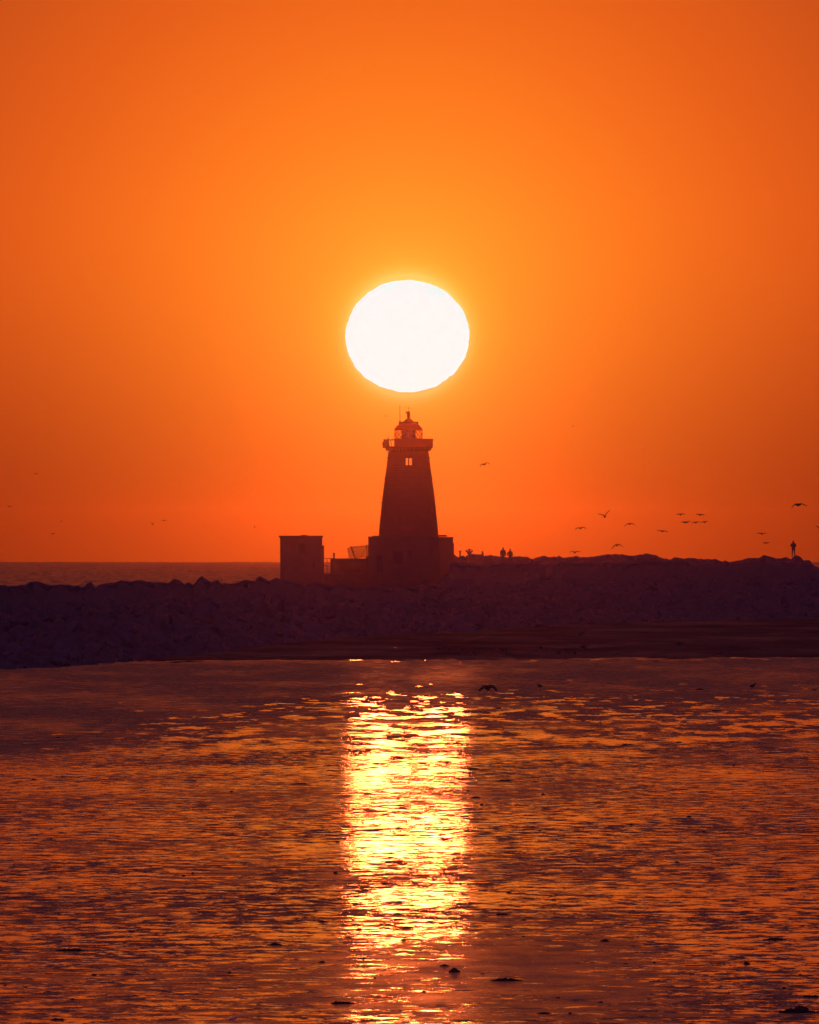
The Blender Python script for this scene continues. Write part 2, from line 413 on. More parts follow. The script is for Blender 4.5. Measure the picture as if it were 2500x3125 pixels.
# crest boulders: each spans one lobe of the silhouette between two dips
def crest(tab, Dfun, name='boulder', base=16, lo=0, hi=9999):
    pts = [p for p in tab if lo <= p[0] <= hi]
    cuts = [0]
    for i in range(1, len(pts)-1):
        if pts[i][1] > pts[i-1][1] and pts[i][1] >= pts[i+1][1]: cuts.append(i)
    cuts.append(len(pts)-1)
    segs = []
    for a, b in zip(cuts, cuts[1:]):
        seg = pts[a:b+1]
        while seg[-1][0]-seg[0][0] > 70 and len(seg) > 3:
            k = max(2, len(seg)//2); segs.append(seg[:k+1] if len(seg[:k+1]) > 2 else seg[:3]); seg = seg[k:] if len(seg[k:]) > 1 else seg[-2:]
            if len(seg) < 3: break
        segs.append(seg)
    for seg in segs:
        D = Dfun((seg[0][0]+seg[-1][0])/2)
        # top line with small roughness
        top = []
        for (u0, v0), (u1, v1) in zip(seg, seg[1:]):
            n_ = max(1, int((u1-u0)/7))
            for j in range(n_):
                f_ = j/n_; w_ = R.uniform(-1.6, 1.6) if j else 0
                top.append((u0+(u1-u0)*f_, v0+(v1-v0)*f_ + w_))
        top.append(seg[-1])
        top = [(seg[0][0]-3, seg[0][1]+6)] + top + [(seg[-1][0]+3, seg[-1][1]+6)]
        bm = bmesh.new(); cx = (seg[0][0]+seg[-1][0])/2
        cen = px(cx, max(p[1] for p in seg)+6, D)
        vb = max(p[1] for p in seg)+base
        dep = max(.5, (seg[-1][0]-seg[0][0])/F*D*.45)
        secs = []
        for (off, sc, dz) in ((-dep, .72, .30), (-dep*.45, .93, .10), (0, 1.0, 0), (dep*.5, .9, .12), (dep, .65, .3)):
            ring = []
            for (u, v) in top + [(seg[-1][0]+4, vb), (cx, vb+4), (seg[0][0]-4, vb)]:
                p = px(cx+(u-cx)*sc, v, D) - cen
                h = p.z - (px(cx, vb, D)-cen).z
                ring.append(bm.verts.new((p.x+R.uniform(-.03, .03), off+R.uniform(-.12, .12)*dep, p.z - h*dz)))
            secs.append(ring)
        n_ = len(secs[0])
        for a, b in zip(secs, secs[1:]):
            for k in range(n_): bm.faces.new((a[k], b[k], b[(k+1) % n_], a[(k+1) % n_]))
        bm.faces.new(secs[0]); bm.faces.new(secs[-1][::-1])
        bmesh.ops.recalc_face_normals(bm, faces=bm.faces)
        o = obj(name, bm, M_ROCK, BW); o.location = cen
crest(LEFT, lambda u: max(interp(NEARC, u), footD(u)+18))
crest(RNEAR, lambda u: max(interp(NEARC, u), footD(u)+18))
BD = lambda u: 1410 if u < 1500 else (1440 if u < 2390 else 1452)
crest(RBACK, BD, base=30)
# body of the rear ridge (the outer wall the walkers stand on)
bm = bmesh.new(); prev = None
for i in range(0, 140):
    u = 1376 + i*8
    if u > 2492: break
    D = BD(u); v = max(interp(RBACK, u+k_) for k_ in (-14, -7, 0, 7, 14))+11
    if u > 2440: v += (u-2440)*.12
    zt = HC+(YH-v)/F*D; x = (u-1250)/F*D
    row = [bm.verts.new((x, D-9, .2)), bm.verts.new((x, D-2.2, zt-.35)), bm.verts.new((x, D-.3, zt)), bm.verts.new((x, D+1.5, zt-.1)), bm.verts.new((x, D+10, -.5))]
    if prev:
        for k in range(4): bm.faces.new((prev[k], row[k], row[k+1], prev[k+1]))
    else: first = row
    prev = row
bm.faces.new(first); bm.faces.new(prev[::-1])
obj('outer_ridge', bm, M_ROCK, BW)
# sloping tail of the ridge past the last walker, outside the frame on the right
crest([(2492, 1729), (2510, 1742), (2530, 1738), (2560, 1752), (2590, 1748), (2640, 1762)], lambda u: 1452)

# boulders scattered over the seaward face: the largest ones singly, the rest in one mesh
def slope_pt(u, tt):
    df = footD(u); dn = max(interp(NEARC, u), df+18)
    zc = HC + (YH-(near_y(u)+9))/F*dn
    D = df-3 + (dn-df+3)*tt
    return Vector(((u-1250)/F*D, D, -.3+(zc+.3)*(tt**.75)))
for i in range(230):
    u = R.uniform(-60, 2560); tt = R.random()**.8*.6; s = R.uniform(.45, .85)
    if i >= 150: u = R.uniform(-40, 1420); tt = R.uniform(.6, 1.0); s = R.uniform(.35, .6)
    p = slope_pt(u, tt) - Vector((0, 0, max(0, tt-.55)*s*2.4))
    o = link(bpy.data.objects.new('boulder', R.choice(ROCKS)), BW)
    o.location = p + Vector((0, 0, -.42*s)); o.rotation_euler = (R.uniform(0, 6), R.uniform(0, 6), R.uniform(0, 6))
    o.scale = (s*R.uniform(.7, 1.7), s*R.uniform(.8, 1.4), s*R.uniform(.45, .65))
tb = bmesh.new(); bmesh.ops.create_icosphere(tb, subdivisions=1, radius=1); tb.verts.ensure_lookup_table()
TV = [v.co.copy() for v in tb.verts]; TF = [[v.index for v in f.verts] for f in tb.faces]; tb.free()
VV, FF = [], []
for i in range(4200):
    u = R.uniform(-900, 3400); tt = R.random()**1.0*.98; s = R.uniform(.18, .45); b0 = len(VV)
    if tt > .7: s *= .7
    p = slope_pt(u, tt) - Vector((0, 0, max(0, tt-.55)*s*2.4))
    rm = Matrix.Rotation(R.uniform(0, 6), 3, Vector((R.random(), R.random(), R.random()+.01)).normalized())
    sx, sz = s*R.uniform(.8, 1.5), s*.55; p.z -= .28*s
    for c in TV:
        c = c*R.uniform(.75, 1.2); VV.append(p + rm @ Vector((c.x*sx, c.y*s, c.z*sz)))
    FF += [[b0+k for k in f] for f in TF]
me = bpy.data.meshes.new('rubble_stones'); me.from_pydata(VV, [], FF)
st = obj('rubble_stones', me, M_ROCK, BW); st['kind'] = 'stuff'
# pale path running along the top between the two ridges
pth = bmesh.new()
def slab(bm, u0, u1, v, D, w, th):
    a = px(u0, v, D); b = px(u1, v, D); box(bm, a.x, b.x, D-w/2, D+w/2, a.z-th, a.z)
slab(pth, 1384, 1606, 1711.5, 1330, 3.0, .3)
obj('wall_walkway', pth, M_CONC, BW)

# ------------------------------------------------------------------ lighthouse
DT = 1300.0
def tx(u): return (u-1247)/F*DT
def tz(v): return HC+(YH-v)/F*DT
LH = empty('lighthouse', ((1247-1250)/F*DT, DT, 0))
tag(LH, 'tapered red stone lighthouse with a domed lantern standing right under the sun', 'lighthouse')
mpx = DT/F
HW = [(1640, 91), (1600, 87.6), (1560, 83.5), (1518, 79), (1460, 71), (1430, 66.5), (1400, 63), (1377, 60)]
def hw(v): return interp([(a, b) for a, b in HW[::-1]], v)*mpx
prof = []
v = 1640.0
while v > 1379:
    r = hw(v)
    prof += [(r+.0, tz(v)), (r+.02, tz(v-.4)), (r+.012, tz(v-7.5)), (r-.0, tz(v-7.9))]
    v -= 8.0
bm = bmesh.new(); lathe(bm, prof, 64)
shaft = obj('stone_shaft', bm, M_RED, LH)
# the arched twin window goes right through the top storey
cut = bmesh.new()
for a, b in ((1238.3, 1245.6), (1249.2, 1257.6)):
    pts = [(a, 1420), (b, 1420), (b, 1400), ((a+b)/2+(.18*(b-a)), 1398.2), ((a+b)/2-(.18*(b-a)), 1398), (a, 1400.4)]
    fr = [cut.verts.new((tx(p[0]), -5, tz(p[1]))) for p in pts]; bk = [cut.verts.new((tx(p[0]), 5, tz(p[1]))) for p in pts]
    cut.faces.new(fr); cut.faces.new(bk[::-1])
    for k in range(6): cut.faces.new((fr[k], bk[k], bk[(k+1) % 6], fr[(k+1) % 6]))
bmesh.ops.recalc_face_normals(cut, faces=cut.faces)
cme = bpy.data.meshes.new('cut'); cut.to_mesh(cme); cut.free(); cob = bpy.data.objects.new('cut', cme)
COL.objects.link(cob); cob.parent = LH
md = shaft.modifiers.new('b', 'BOOLEAN'); md.object = cob; md.operation = 'DIFFERENCE'; md.solver = 'EXACT'
bpy.context.view_layer.update()
ev = shaft.evaluated_get(bpy.context.evaluated_depsgraph_get())
nm = bpy.data.meshes.new_from_object(ev); shaft.modifiers.clear(); shaft.data = nm
bpy.data.objects.remove(cob)
for (a, b) in ((1238.3, 1245.6), (1249.2, 1257.6)):
    fo = obj('window', mkbox(tx(a)-.03, tx(b)+.03, -.30-hw(1409)*.0-hw(1409)+.22, -hw(1409)+.02, tz(1421.2), tz(1420.1), .01), M_RED, LH)
    obj('pane', mkbox(tx(a)+.01, tx(b)-.01, -hw(1409)+.35, -hw(1409)+.358, tz(1419.8), tz(1399.8)), M_PANE, fo)
# corbel table and gallery
bm = bmesh.new()
lathe(bm, [(60*mpx-.03, tz(1378.2)), (60*mpx+.05, tz(1377)), (64*mpx, tz(1374.8)), (65*mpx, tz(1372)), (68.5*mpx, tz(1371.6)), (69*mpx, tz(1368.8)), (72*mpx, tz(1368.5)), (73*mpx, tz(1366.2)), (60*mpx, tz(1364)), (40*mpx, tz(1363.9))], 48)
obj('corbel', bm, M_RED, LH)
for k in range(36):
    a = k*math.pi/18+.05
    b_ = mkbox(60.5*mpx, 69.5*mpx, -.07, .07, tz(1375.5), tz(1368.9), .01)
    if k == 0: br_me = bpy.data.meshes.new('corbel_bracket'); b_.to_mesh(br_me); br_me.materials.append(M_RED)
    b_.free()
    o = link(bpy.data.objects.new('corbel_bracket', br_me), LH); o.rotation_euler = (0, 0, a)
RG = 74.5*mpx
bm = bmesh.new(); lathe(bm, [(RG-.02, tz(1366.2)), (RG+.02, tz(1365.6)), (RG+.02, tz(1364.2)), (40*mpx, tz(1363.8))], 48)
obj('gallery_floor', bm, M_RED, LH)
# solid parapet from the front-left round the right to the back-left; open balusters on the left
ac = math.acos(-43.5/74.5)       # opening half-angle measured from +x
bm = bmesh.new()
pr = [(RG-.16, tz(1364)), (RG, tz(1364)), (RG, tz(1342)), (RG+.04, tz(1341.8)), (RG+.04, tz(1340)), (RG-.18, tz(1340)), (RG-.18, tz(1341.8)), (RG-.16, tz(1342)), (RG-.16, tz(1364))]
rg = lathe(bm, pr, 44, False, -ac, ac)
for e_ in (0, -1): bm.faces.new([r_[e_] for r_ in rg[:-1]])
bmesh.ops.remove_doubles(bm, verts=bm.verts, dist=.0005)
bmesh.ops.recalc_face_normals(bm, faces=bm.faces)
obj('parapet', bm, M_RED, LH)
obj('parapet_panel', mkbox(tx(1293), tx(1321.5), -.9, .9, tz(1341), tz(1338.8), .015), M_RED, LH)
bm = bmesh.new()
arc = [(RG*math.cos(ac+(2*math.pi-2*ac)*k/14), RG*math.sin(ac+(2*math.pi-2*ac)*k/14)) for k in range(15)]
tube(bm, [(x, y, tz(1342.5)) for x, y in arc], .045); obj('top_rail', bm, M_METAL, LH)
for k in range(15):
    x, y = arc[k]
    if k in (0, 14): continue
    bm = bmesh.new(); tube(bm, [(0, 0, tz(1365)), (-.06 if x > -2.0 else 0, 0, tz(1352)), (-.10 if x > -2.0 else 0, 0, tz(1342.5))], .036, 5)
    o = obj('baluster', bm, M_METAL, LH); o.location = (x, y, 0)
bm = bmesh.new(); lathe(bm, [(70*mpx, tz(1364)), (70*mpx, tz(1362.5)), (40*mpx, tz(1362.4))], 32); obj('gallery_kerb', bm, M_RED, LH)
# equipment hung on the left of the gallery
bm = mkbox(tx(1168), tx(1175.5), -.35, .35, tz(1366), tz(1348), .03); box(bm, tx(1166.6), tx(1169), -.2, .2, tz(1358), tz(1352)); box(bm, tx(1169.5), tx(1172), -.1, .1, tz(1348), tz(1346)); box(bm, tx(1167), tx(1181), -.15, .15, tz(1367), tz(1365.8))
obj('equipment_box', bm, M_METAL, LH)
bm = mkbox(tx(1175), tx(1188), -.3, .25, tz(1363), tz(1344.5), .03); obj('equipment_box', bm, M_METAL, LH)
bm = bmesh.new(); tube(bm, [(tx(1169), 0, tz(1341.2)), (tx(1203), 0, tz(1342.3))], .035); obj('boom', bm, M_METAL, LH)
bm = bmesh.new(); bmesh.ops.create_icosphere(bm, subdivisions=2, radius=.075, matrix=Matrix.Translation((tx(1185.4), 0, tz(1338)))); tube(bm, [(tx(1185.4), 0, tz(1342)), (tx(1185.4), 0, tz(1330.5))], .018, 5)
obj('signal_globe', bm, M_METAL, LH)
bm = bmesh.new(); tube(bm, [(tx(1198), -.3, tz(1341)), (tx(1204.5), -.2, tz(1325))], .014, 4); obj('stay_wire', bm, M_METAL, LH)
bm = bmesh.new(); tube(bm, [(tx(1321), 0, tz(1343)), (tx(1329), 0, tz(1342.5)), (tx(1330), 0, tz(1334))], .017, 5); obj('bent_aerial', bm, M_METAL, LH)
# lamps / lugs on the flanks of the shaft
for (u, v_) in ((1174.3, 1460), (1319.6, 1461), (1163.8, 1533), (1182.6, 1396), (1311.8, 1396.5)):
    s_ = -1 if u < 1247 else 1
    bm = bmesh.new(); x0 = tx(u); xi = s_*(hw(v_)-.05)
    tube(bm, [(xi, 0, tz(v_)-.02), (x0-s_*.02, 0, tz(v_))], .02, 5); box(bm, x0-.05, x0+.05, -.05, .05, tz(v_)-.05, tz(v_)+.05)
    obj('flood_lamp', bm, M_METAL, LH)
# lantern room
bm = bmesh.new(); lathe(bm, [(43.5*mpx, tz(1363)), (43.5*mpx, tz(1341.5)), (40*mpx, tz(1341)), (20*mpx, tz(1340.8))], 32); obj('lantern_base', bm, M_RED, LH)
RL = 42*mpx; z0, z1 = tz(1341), tz(1310.5)
nseg = 16
post = bmesh.new(); tube(post, [(RL, 0, z0), (RL, 0, z1)], .035, 5); pm = bpy.data.meshes.new('glazing_post'); post.to_mesh(pm); post.free(); pm.materials.append(M_METAL)
ring = bmesh.new(); tube(ring, [(RL*math.cos(k*math.pi/16), RL*math.sin(k*math.pi/16), z0+.04) for k in range(33)], .05, 5); obj('sill_ring', ring, M_METAL, LH)
ring = bmesh.new(); tube(ring, [(RL*math.cos(k*math.pi/16), RL*math.sin(k*math.pi/16), z1-.03) for k in range(33)], .06, 5); obj('head_ring', ring, M_METAL, LH)
def diag(sgn):
    b_ = bmesh.new()
    tube(b_, [(RL*math.cos(sgn*f*math.pi/4), RL*math.sin(sgn*f*math.pi/4), z0+(z1-z0)*f) for f in (0, .25, .5, .75, 1)], .030, 4)
    me = bpy.data.meshes.new('lattice_bar'); b_.to_mesh(me); b_.free(); me.materials.append(M_METAL); return me
dm = (diag(1), diag(-1))
for k in range(nseg):
    a = 2*math.pi*k/nseg
    if k % 8 in (0, 4):
        o = link(bpy.data.objects.new('glazing_post', pm), LH); o.rotation_euler = (0, 0, a)
    for q in (0, 1):
        o = link(bpy.data.objects.new('lattice_bar', dm[q]), LH); o.rotation_euler = (0, 0, a)
pn = bmesh.new(); w_ = math.tan(math.pi/nseg)*(RL-.05)-.01; box(pn, RL-.06, RL-.052, -w_, w_, z0+.03, z1-.03)
pnm = bpy.data.meshes.new('pane'); pn.to_mesh(pnm); pn.free(); pnm.materials.append(M_PANE)
for k in range(nseg):
    o = link(bpy.data.objects.new('pane', pnm), LH); o.rotation_euler = (0, 0, 2*math.pi*(k+.5)/nseg)
bm = bmesh.new(); pf = [(20.5*mpx, z0+.05)]
for k in range(9):
    zz = z0+.07+(z1-z0-.2)*k/9; bulge = math.sin(math.pi*(k+.5)/9)*.05
    pf += [(20*mpx+bulge-.05, zz), (20.5*mpx+bulge, zz+.05), (20*mpx+bulge-.04, zz+.085)]
pf += [(16*mpx, z1-.1)]
lathe(bm, pf, 20); ln_ = obj('lens', bm, M_LENS, LH)
bm = bmesh.new()
for k in range(8):
    a = k*math.pi/4+.2; tube(bm, [(21.5*mpx*math.cos(a), 21.5*mpx*math.sin(a), z0+.02), (21.5*mpx*math.cos(a), 21.5*mpx*math.sin(a), z1-.05)], .035, 4)
obj('lens_frame', bm, M_METAL, LH)
# roof, dome, ventilator, vane, aerial
bm = bmesh.new()
lathe(bm, [(43.2*mpx, tz(1311.2)), (43.6*mpx, tz(1309)), (41.5*mpx, tz(1307)), (36.5*mpx, tz(1301)), (30.5*mpx, tz(1295)), (29.6*mpx, tz(1293.5)), (30.2*mpx, tz(1292.5)), (30.2*mpx, tz(1287.2)), (27.5*mpx, tz(1287.2)), (27*mpx, tz(1289)), (20*mpx, tz(1287.2)), (15.5*mpx, tz(1285.5))], 32)
obj('roof', bm, M_ROOF, LH)
bm = bmesh.new(); lathe(bm, [(15.8*mpx, tz(1286.5)), (13.4*mpx, tz(1284.5)), (11.3*mpx, tz(1281.5)), (8.5*mpx, tz(1279)), (5.4*mpx, tz(1277.2))], 28); obj('dome', bm, M_ROOF, LH)
bm = bmesh.new(); lathe(bm, [(4.4*mpx, tz(1278.5)), (4.1*mpx, tz(1275)), (4.9*mpx, tz(1270)), (4.8*mpx, tz(1264)), (4.2*mpx, tz(1256.5)), (3.7*mpx, tz(1255))], 16)
box(bm, tx(1238.6), tx(1247), -.12, .12, tz(1258.6), tz(1255.3)); box(bm, tx(1238.3), tx(1239.4), -.12, .12, tz(1257), tz(1254.2))
bmesh.ops.create_cone(bm, cap_ends=True, segments=6, radius1=.06, radius2=.02, depth=.3, matrix=Matrix.Translation((tx(1242), 0, tz(1259.5))) @ Matrix.Rotation(math.radians(50), 4, 'Y'))
obj('ventilator', bm, M_ROOF, LH)
bm = bmesh.new(); tube(bm, [(tx(1247.2), 0, tz(1255.5)), (tx(1247.2), 0, tz(1241))], .018, 5)
tube(bm, [(tx(1229), 0, tz(1244.4)), (tx(1247), 0, tz(1245.2)), (tx(1257.5), 0, tz(1247.2))], .014, 4)
box(bm, tx(1246.4), tx(1248), -.02, .02, tz(1246.6), tz(1243.6)); obj('weather_vane', bm, M_METAL, LH)
bm = bmesh.new(); tube(bm, [(tx(1220.9), 0, tz(1288)), (tx(1220.9), 0, tz(1279)), (tx(1220.9), 0, tz(1237.5))], [.045, .038, .03], 5)
tube(bm, [(tx(1217.8), 0, tz(1289)), (tx(1220.9), 0, tz(1279))], .014, 4); tube(bm, [(tx(1224.5), 0, tz(1289)), (tx(1220.9), 0, tz(1279))], .014, 4)
box(bm, tx(1218), tx(1225), -.1, .1, tz(1292), tz(1287)); obj('radio_aerial', bm, M_METAL, LH)

# ------------------------------------------------------------------ base building
def at(u, v_, D=DT): return px(u, v_, D)
DB = DT-4.2
def X(u, D=DB): return (u-1250)/F*D
def Z(v_, D=DB): return HC+(YH-v_)/F*D
BB = empty('keepers_building', (0, 0, 0)); BB.location = (0, 0, 0)
tag(BB, 'square flat-roofed masonry building that carries the lighthouse tower', 'building')
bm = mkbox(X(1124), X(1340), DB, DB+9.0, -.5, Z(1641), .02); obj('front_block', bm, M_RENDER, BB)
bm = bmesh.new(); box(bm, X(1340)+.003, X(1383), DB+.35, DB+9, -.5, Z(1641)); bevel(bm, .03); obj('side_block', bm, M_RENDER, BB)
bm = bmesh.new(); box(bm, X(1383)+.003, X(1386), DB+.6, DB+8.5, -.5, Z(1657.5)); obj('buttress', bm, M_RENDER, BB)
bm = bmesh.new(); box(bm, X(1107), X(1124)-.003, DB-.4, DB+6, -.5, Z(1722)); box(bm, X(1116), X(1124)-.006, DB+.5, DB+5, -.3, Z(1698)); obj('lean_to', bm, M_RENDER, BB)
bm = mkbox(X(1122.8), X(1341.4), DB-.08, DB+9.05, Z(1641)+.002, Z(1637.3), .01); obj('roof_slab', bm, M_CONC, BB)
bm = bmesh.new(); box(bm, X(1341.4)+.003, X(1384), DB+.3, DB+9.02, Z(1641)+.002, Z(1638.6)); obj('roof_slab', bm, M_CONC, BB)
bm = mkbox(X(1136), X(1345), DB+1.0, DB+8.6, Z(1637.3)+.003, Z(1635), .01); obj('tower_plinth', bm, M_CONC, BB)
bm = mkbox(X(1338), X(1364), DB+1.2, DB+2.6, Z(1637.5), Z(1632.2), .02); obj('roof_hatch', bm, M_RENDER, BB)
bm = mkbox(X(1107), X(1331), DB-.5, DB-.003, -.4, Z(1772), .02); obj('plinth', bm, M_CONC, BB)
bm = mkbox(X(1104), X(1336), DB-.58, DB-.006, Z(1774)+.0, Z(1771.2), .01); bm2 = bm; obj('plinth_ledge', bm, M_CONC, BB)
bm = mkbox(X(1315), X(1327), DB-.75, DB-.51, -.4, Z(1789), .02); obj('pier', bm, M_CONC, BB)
def window(par, u0, u1, v0, v1, D, louvre=False, fr=.05):
    bm = bmesh.new(); x0, x1, za, zb = X(u0, D), X(u1, D), Z(v1, D), Z(v0, D); y = D-.045
    box(bm, x0-fr, x1+fr, y, D-.004, zb, zb+fr); box(bm, x0-fr, x1+fr, y-.03, D-.004, za-fr, za)
    box(bm, x0-fr, x0, y+.002, D-.004, za, zb); box(bm, x1, x1+fr, y+.002, D-.004, za, zb)
    w = obj('window', bm, M_RENDER, par)
    if louvre:
        n_ = max(4, int((zb-za)/.1))
        for k in range(n_):
            zz = za+(zb-za)*k/n_; b_ = bmesh.new(); box(b_, x0+.003, x1-.003, D-.035, D-.006, zz+.015, zz+.06); obj('slat', b_, M_METAL, w)
    else:
        obj('pane', mkbox(x0+.003, x1-.003, D-.02, D-.006, za+.003, zb-.003), M_DARK, w)
    return w
window(BB, 1199, 1230, 1681, 1721, DB)
window(BB, 1243, 1258, 1681, 1702, DB)
window(BB, 1143, 1172, 1664, 1680, DB, True)
bm = bmesh.new(); box(bm, X(1190), X(1267), DB-.03, DB-.004, Z(1665.5), Z(1663)); box(bm, X(1190), X(1192), DB-.026, DB-.004, Z(1722), Z(1665.6)); box(bm, X(1265), X(1267), DB-.026, DB-.004, Z(1722), Z(1665.6))
obj('panel_moulding', bm, M_RENDER, BB)
dr = obj('door', mkbox(X(1150), X(1168), DB-.03, DB-.004, Z(1745), Z(1694), .01), M_DARK, BB)
obj('handle', mkbox(X(1165), X(1166.2), DB-.07, DB-.032, Z(1722), Z(1719)), M_METAL, dr)

# ------------------------------------------------------------------ hut on the left
DH = DT-20
HU = empty('square_hut', (0, 0, 0))
tag(HU, 'tall square flat-roofed hut standing alone left of the lighthouse', 'hut')
xh = lambda u: X(u, DH); zh = lambda v_: Z(v_, DH)
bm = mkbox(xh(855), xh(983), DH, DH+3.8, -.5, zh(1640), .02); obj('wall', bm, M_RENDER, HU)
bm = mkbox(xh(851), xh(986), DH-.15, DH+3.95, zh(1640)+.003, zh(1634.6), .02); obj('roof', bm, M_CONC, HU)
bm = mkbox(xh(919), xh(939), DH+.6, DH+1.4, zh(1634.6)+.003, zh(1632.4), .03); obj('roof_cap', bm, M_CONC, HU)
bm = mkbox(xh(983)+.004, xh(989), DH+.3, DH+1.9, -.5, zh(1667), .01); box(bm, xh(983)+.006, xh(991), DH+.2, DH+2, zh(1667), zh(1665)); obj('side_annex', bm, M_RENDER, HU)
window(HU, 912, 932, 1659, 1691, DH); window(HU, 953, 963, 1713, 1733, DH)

# low sea wall between the hut and the building, seen a little farther back
LW = empty('low_concrete_wall', (0, 0, 0)); tag(LW, 'low concrete wall joining the hut side to the lighthouse building, under the leaning fence', 'wall')
DW = DT+2
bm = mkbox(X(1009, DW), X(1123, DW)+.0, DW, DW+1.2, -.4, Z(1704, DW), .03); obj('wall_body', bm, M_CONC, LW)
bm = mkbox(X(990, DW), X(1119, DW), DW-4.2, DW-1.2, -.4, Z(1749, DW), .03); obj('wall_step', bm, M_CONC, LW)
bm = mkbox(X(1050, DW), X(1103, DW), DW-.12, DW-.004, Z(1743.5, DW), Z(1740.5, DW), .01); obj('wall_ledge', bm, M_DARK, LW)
# bollard post
DP = DT-1
bm = bmesh.new(); tube(bm, [(0, 0, 0), (0, 0, Z(1688.5, DP)-Z(1760, DP)), (0, 0, Z(1687, DP)-Z(1760, DP))], [.088, .088, .07], 12)
o = obj('iron_post', bm, M_METAL); o.location = (X(1019.5, DP), DP, Z(1760, DP)); tag(o, 'thick upright post rising between the hut and the leaning fence', 'post')
# guard rail beside the hut
GR = empty('guard_rail', (X(990, DP), DP, Z(1750, DP))); tag(GR, 'thin metal guard rail between the hut and the thick post', 'railing')
def rel(u, v_): return (X(u, DP)-X(990, DP), 0, Z(v_, DP)-Z(1750, DP))
for v0, v1 in ((1704.5, 1704.5), (1727, 1726.5)):
    bm = bmesh.new(); tube(bm, [rel(989, v0-1.5), rel(997, v0), rel(1018, v1)], .028, 5); obj('rail', bm, M_METAL, GR)
for u in (998.3, 1009.5):
    bm = bmesh.new(); tube(bm, [rel(u, 1752), rel(u, 1705)], .03, 5); obj('post', bm, M_METAL, GR)
bm = bmesh.new(); tube(bm, [rel(990, 1722), rel(998, 1730)], .025, 4); obj('brace', bm, M_METAL, GR)

# leaning palisade fence
DF = DT-1.5
FE = empty('leaning_fence', (X(1070, DF), DF, Z(1704, DF))); tag(FE, 'battered palisade fence leaning over beside the lighthouse building', 'fence')
fr_ = lambda u, v_, dy=0: (X(u, DF)-X(1070, DF), dy, Z(v_, DF)-Z(1704, DF))
def bar(name, a, b, r, n=4, dy=0):
    bm = bmesh.new(); tube(bm, [fr_(a[0], a[1], dy), fr_(b[0], b[1], dy)], r, n); return obj(name, bm, M_METAL, FE)
bar('post', (1071.2, 1667), (1084, 1708), .062, 6)
bar('post', (1119.3, 1661.5), (1120.8, 1703), .045, 5)
bar('rail', (1072, 1671), (1126, 1666.5), .028); bar('rail', (1083, 1703.2), (1124, 1699.5), .026); bar('rail', (1060.5, 1676), (1071, 1671.5), .026)
bar('brace', (1118, 1669), (1102, 1700), .03, 4, -.08); bar('brace', (1063.5, 1686), (1067, 1681), .03)
bar('brace', (1064.5, 1693), (1062.5, 1704.5), .02)
for k in range(5):
    u = 1059.8+k*2.55; bar('picket', (u, 1673-k*1.15), (u+8.2, 1704.5), .034)
for k in range(20):
    f_ = k/19; u = 1074.8+f_*51; lean = 9.0*(1-f_)**1.1 + .6
    if u > 1124: break
    bar('picket', (u, 1667.5-5.0*f_), (u+lean, 1704-4.2*f_), .032)

# ------------------------------------------------------------------ posts on the rear wall
def simple(name, parts, mat, label, cat):
    o = obj(name, parts, mat); tag(o, label, cat); return o
D2 = 1408
PO = empty('lifebuoy_post', px(1404.5, 1703, D2)); tag(PO, 'short post with a thin crossbar on the wall right beside the building', 'post')
s2_ = D2/F
obj('shaft', mkbox(-2.5*s2_, 2.5*s2_, -.08, .08, -.3, 23*s2_, .01), M_METAL, PO)
bm = bmesh.new(); tube(bm, [(-7*s2_, 0, 19*s2_), (6.5*s2_, 0, 19.2*s2_)], .025, 5); obj('crossbar', bm, M_METAL, PO)
PO = empty('stub_pillar', px(1473.5, 1700, D2)); tag(PO, 'short stepped stone pillar between the binocular watcher and the walking couple', 'pillar')
obj('shaft', mkbox(-3.6*s2_, 3.2*s2_, -.12, .12, -.4, 12*s2_, .02), M_CONC, PO)
obj('cap', mkbox(-3.4*s2_, 1.8*s2_, -.1, .1, 12*s2_+.002, 18*s2_, .02), M_CONC, PO)

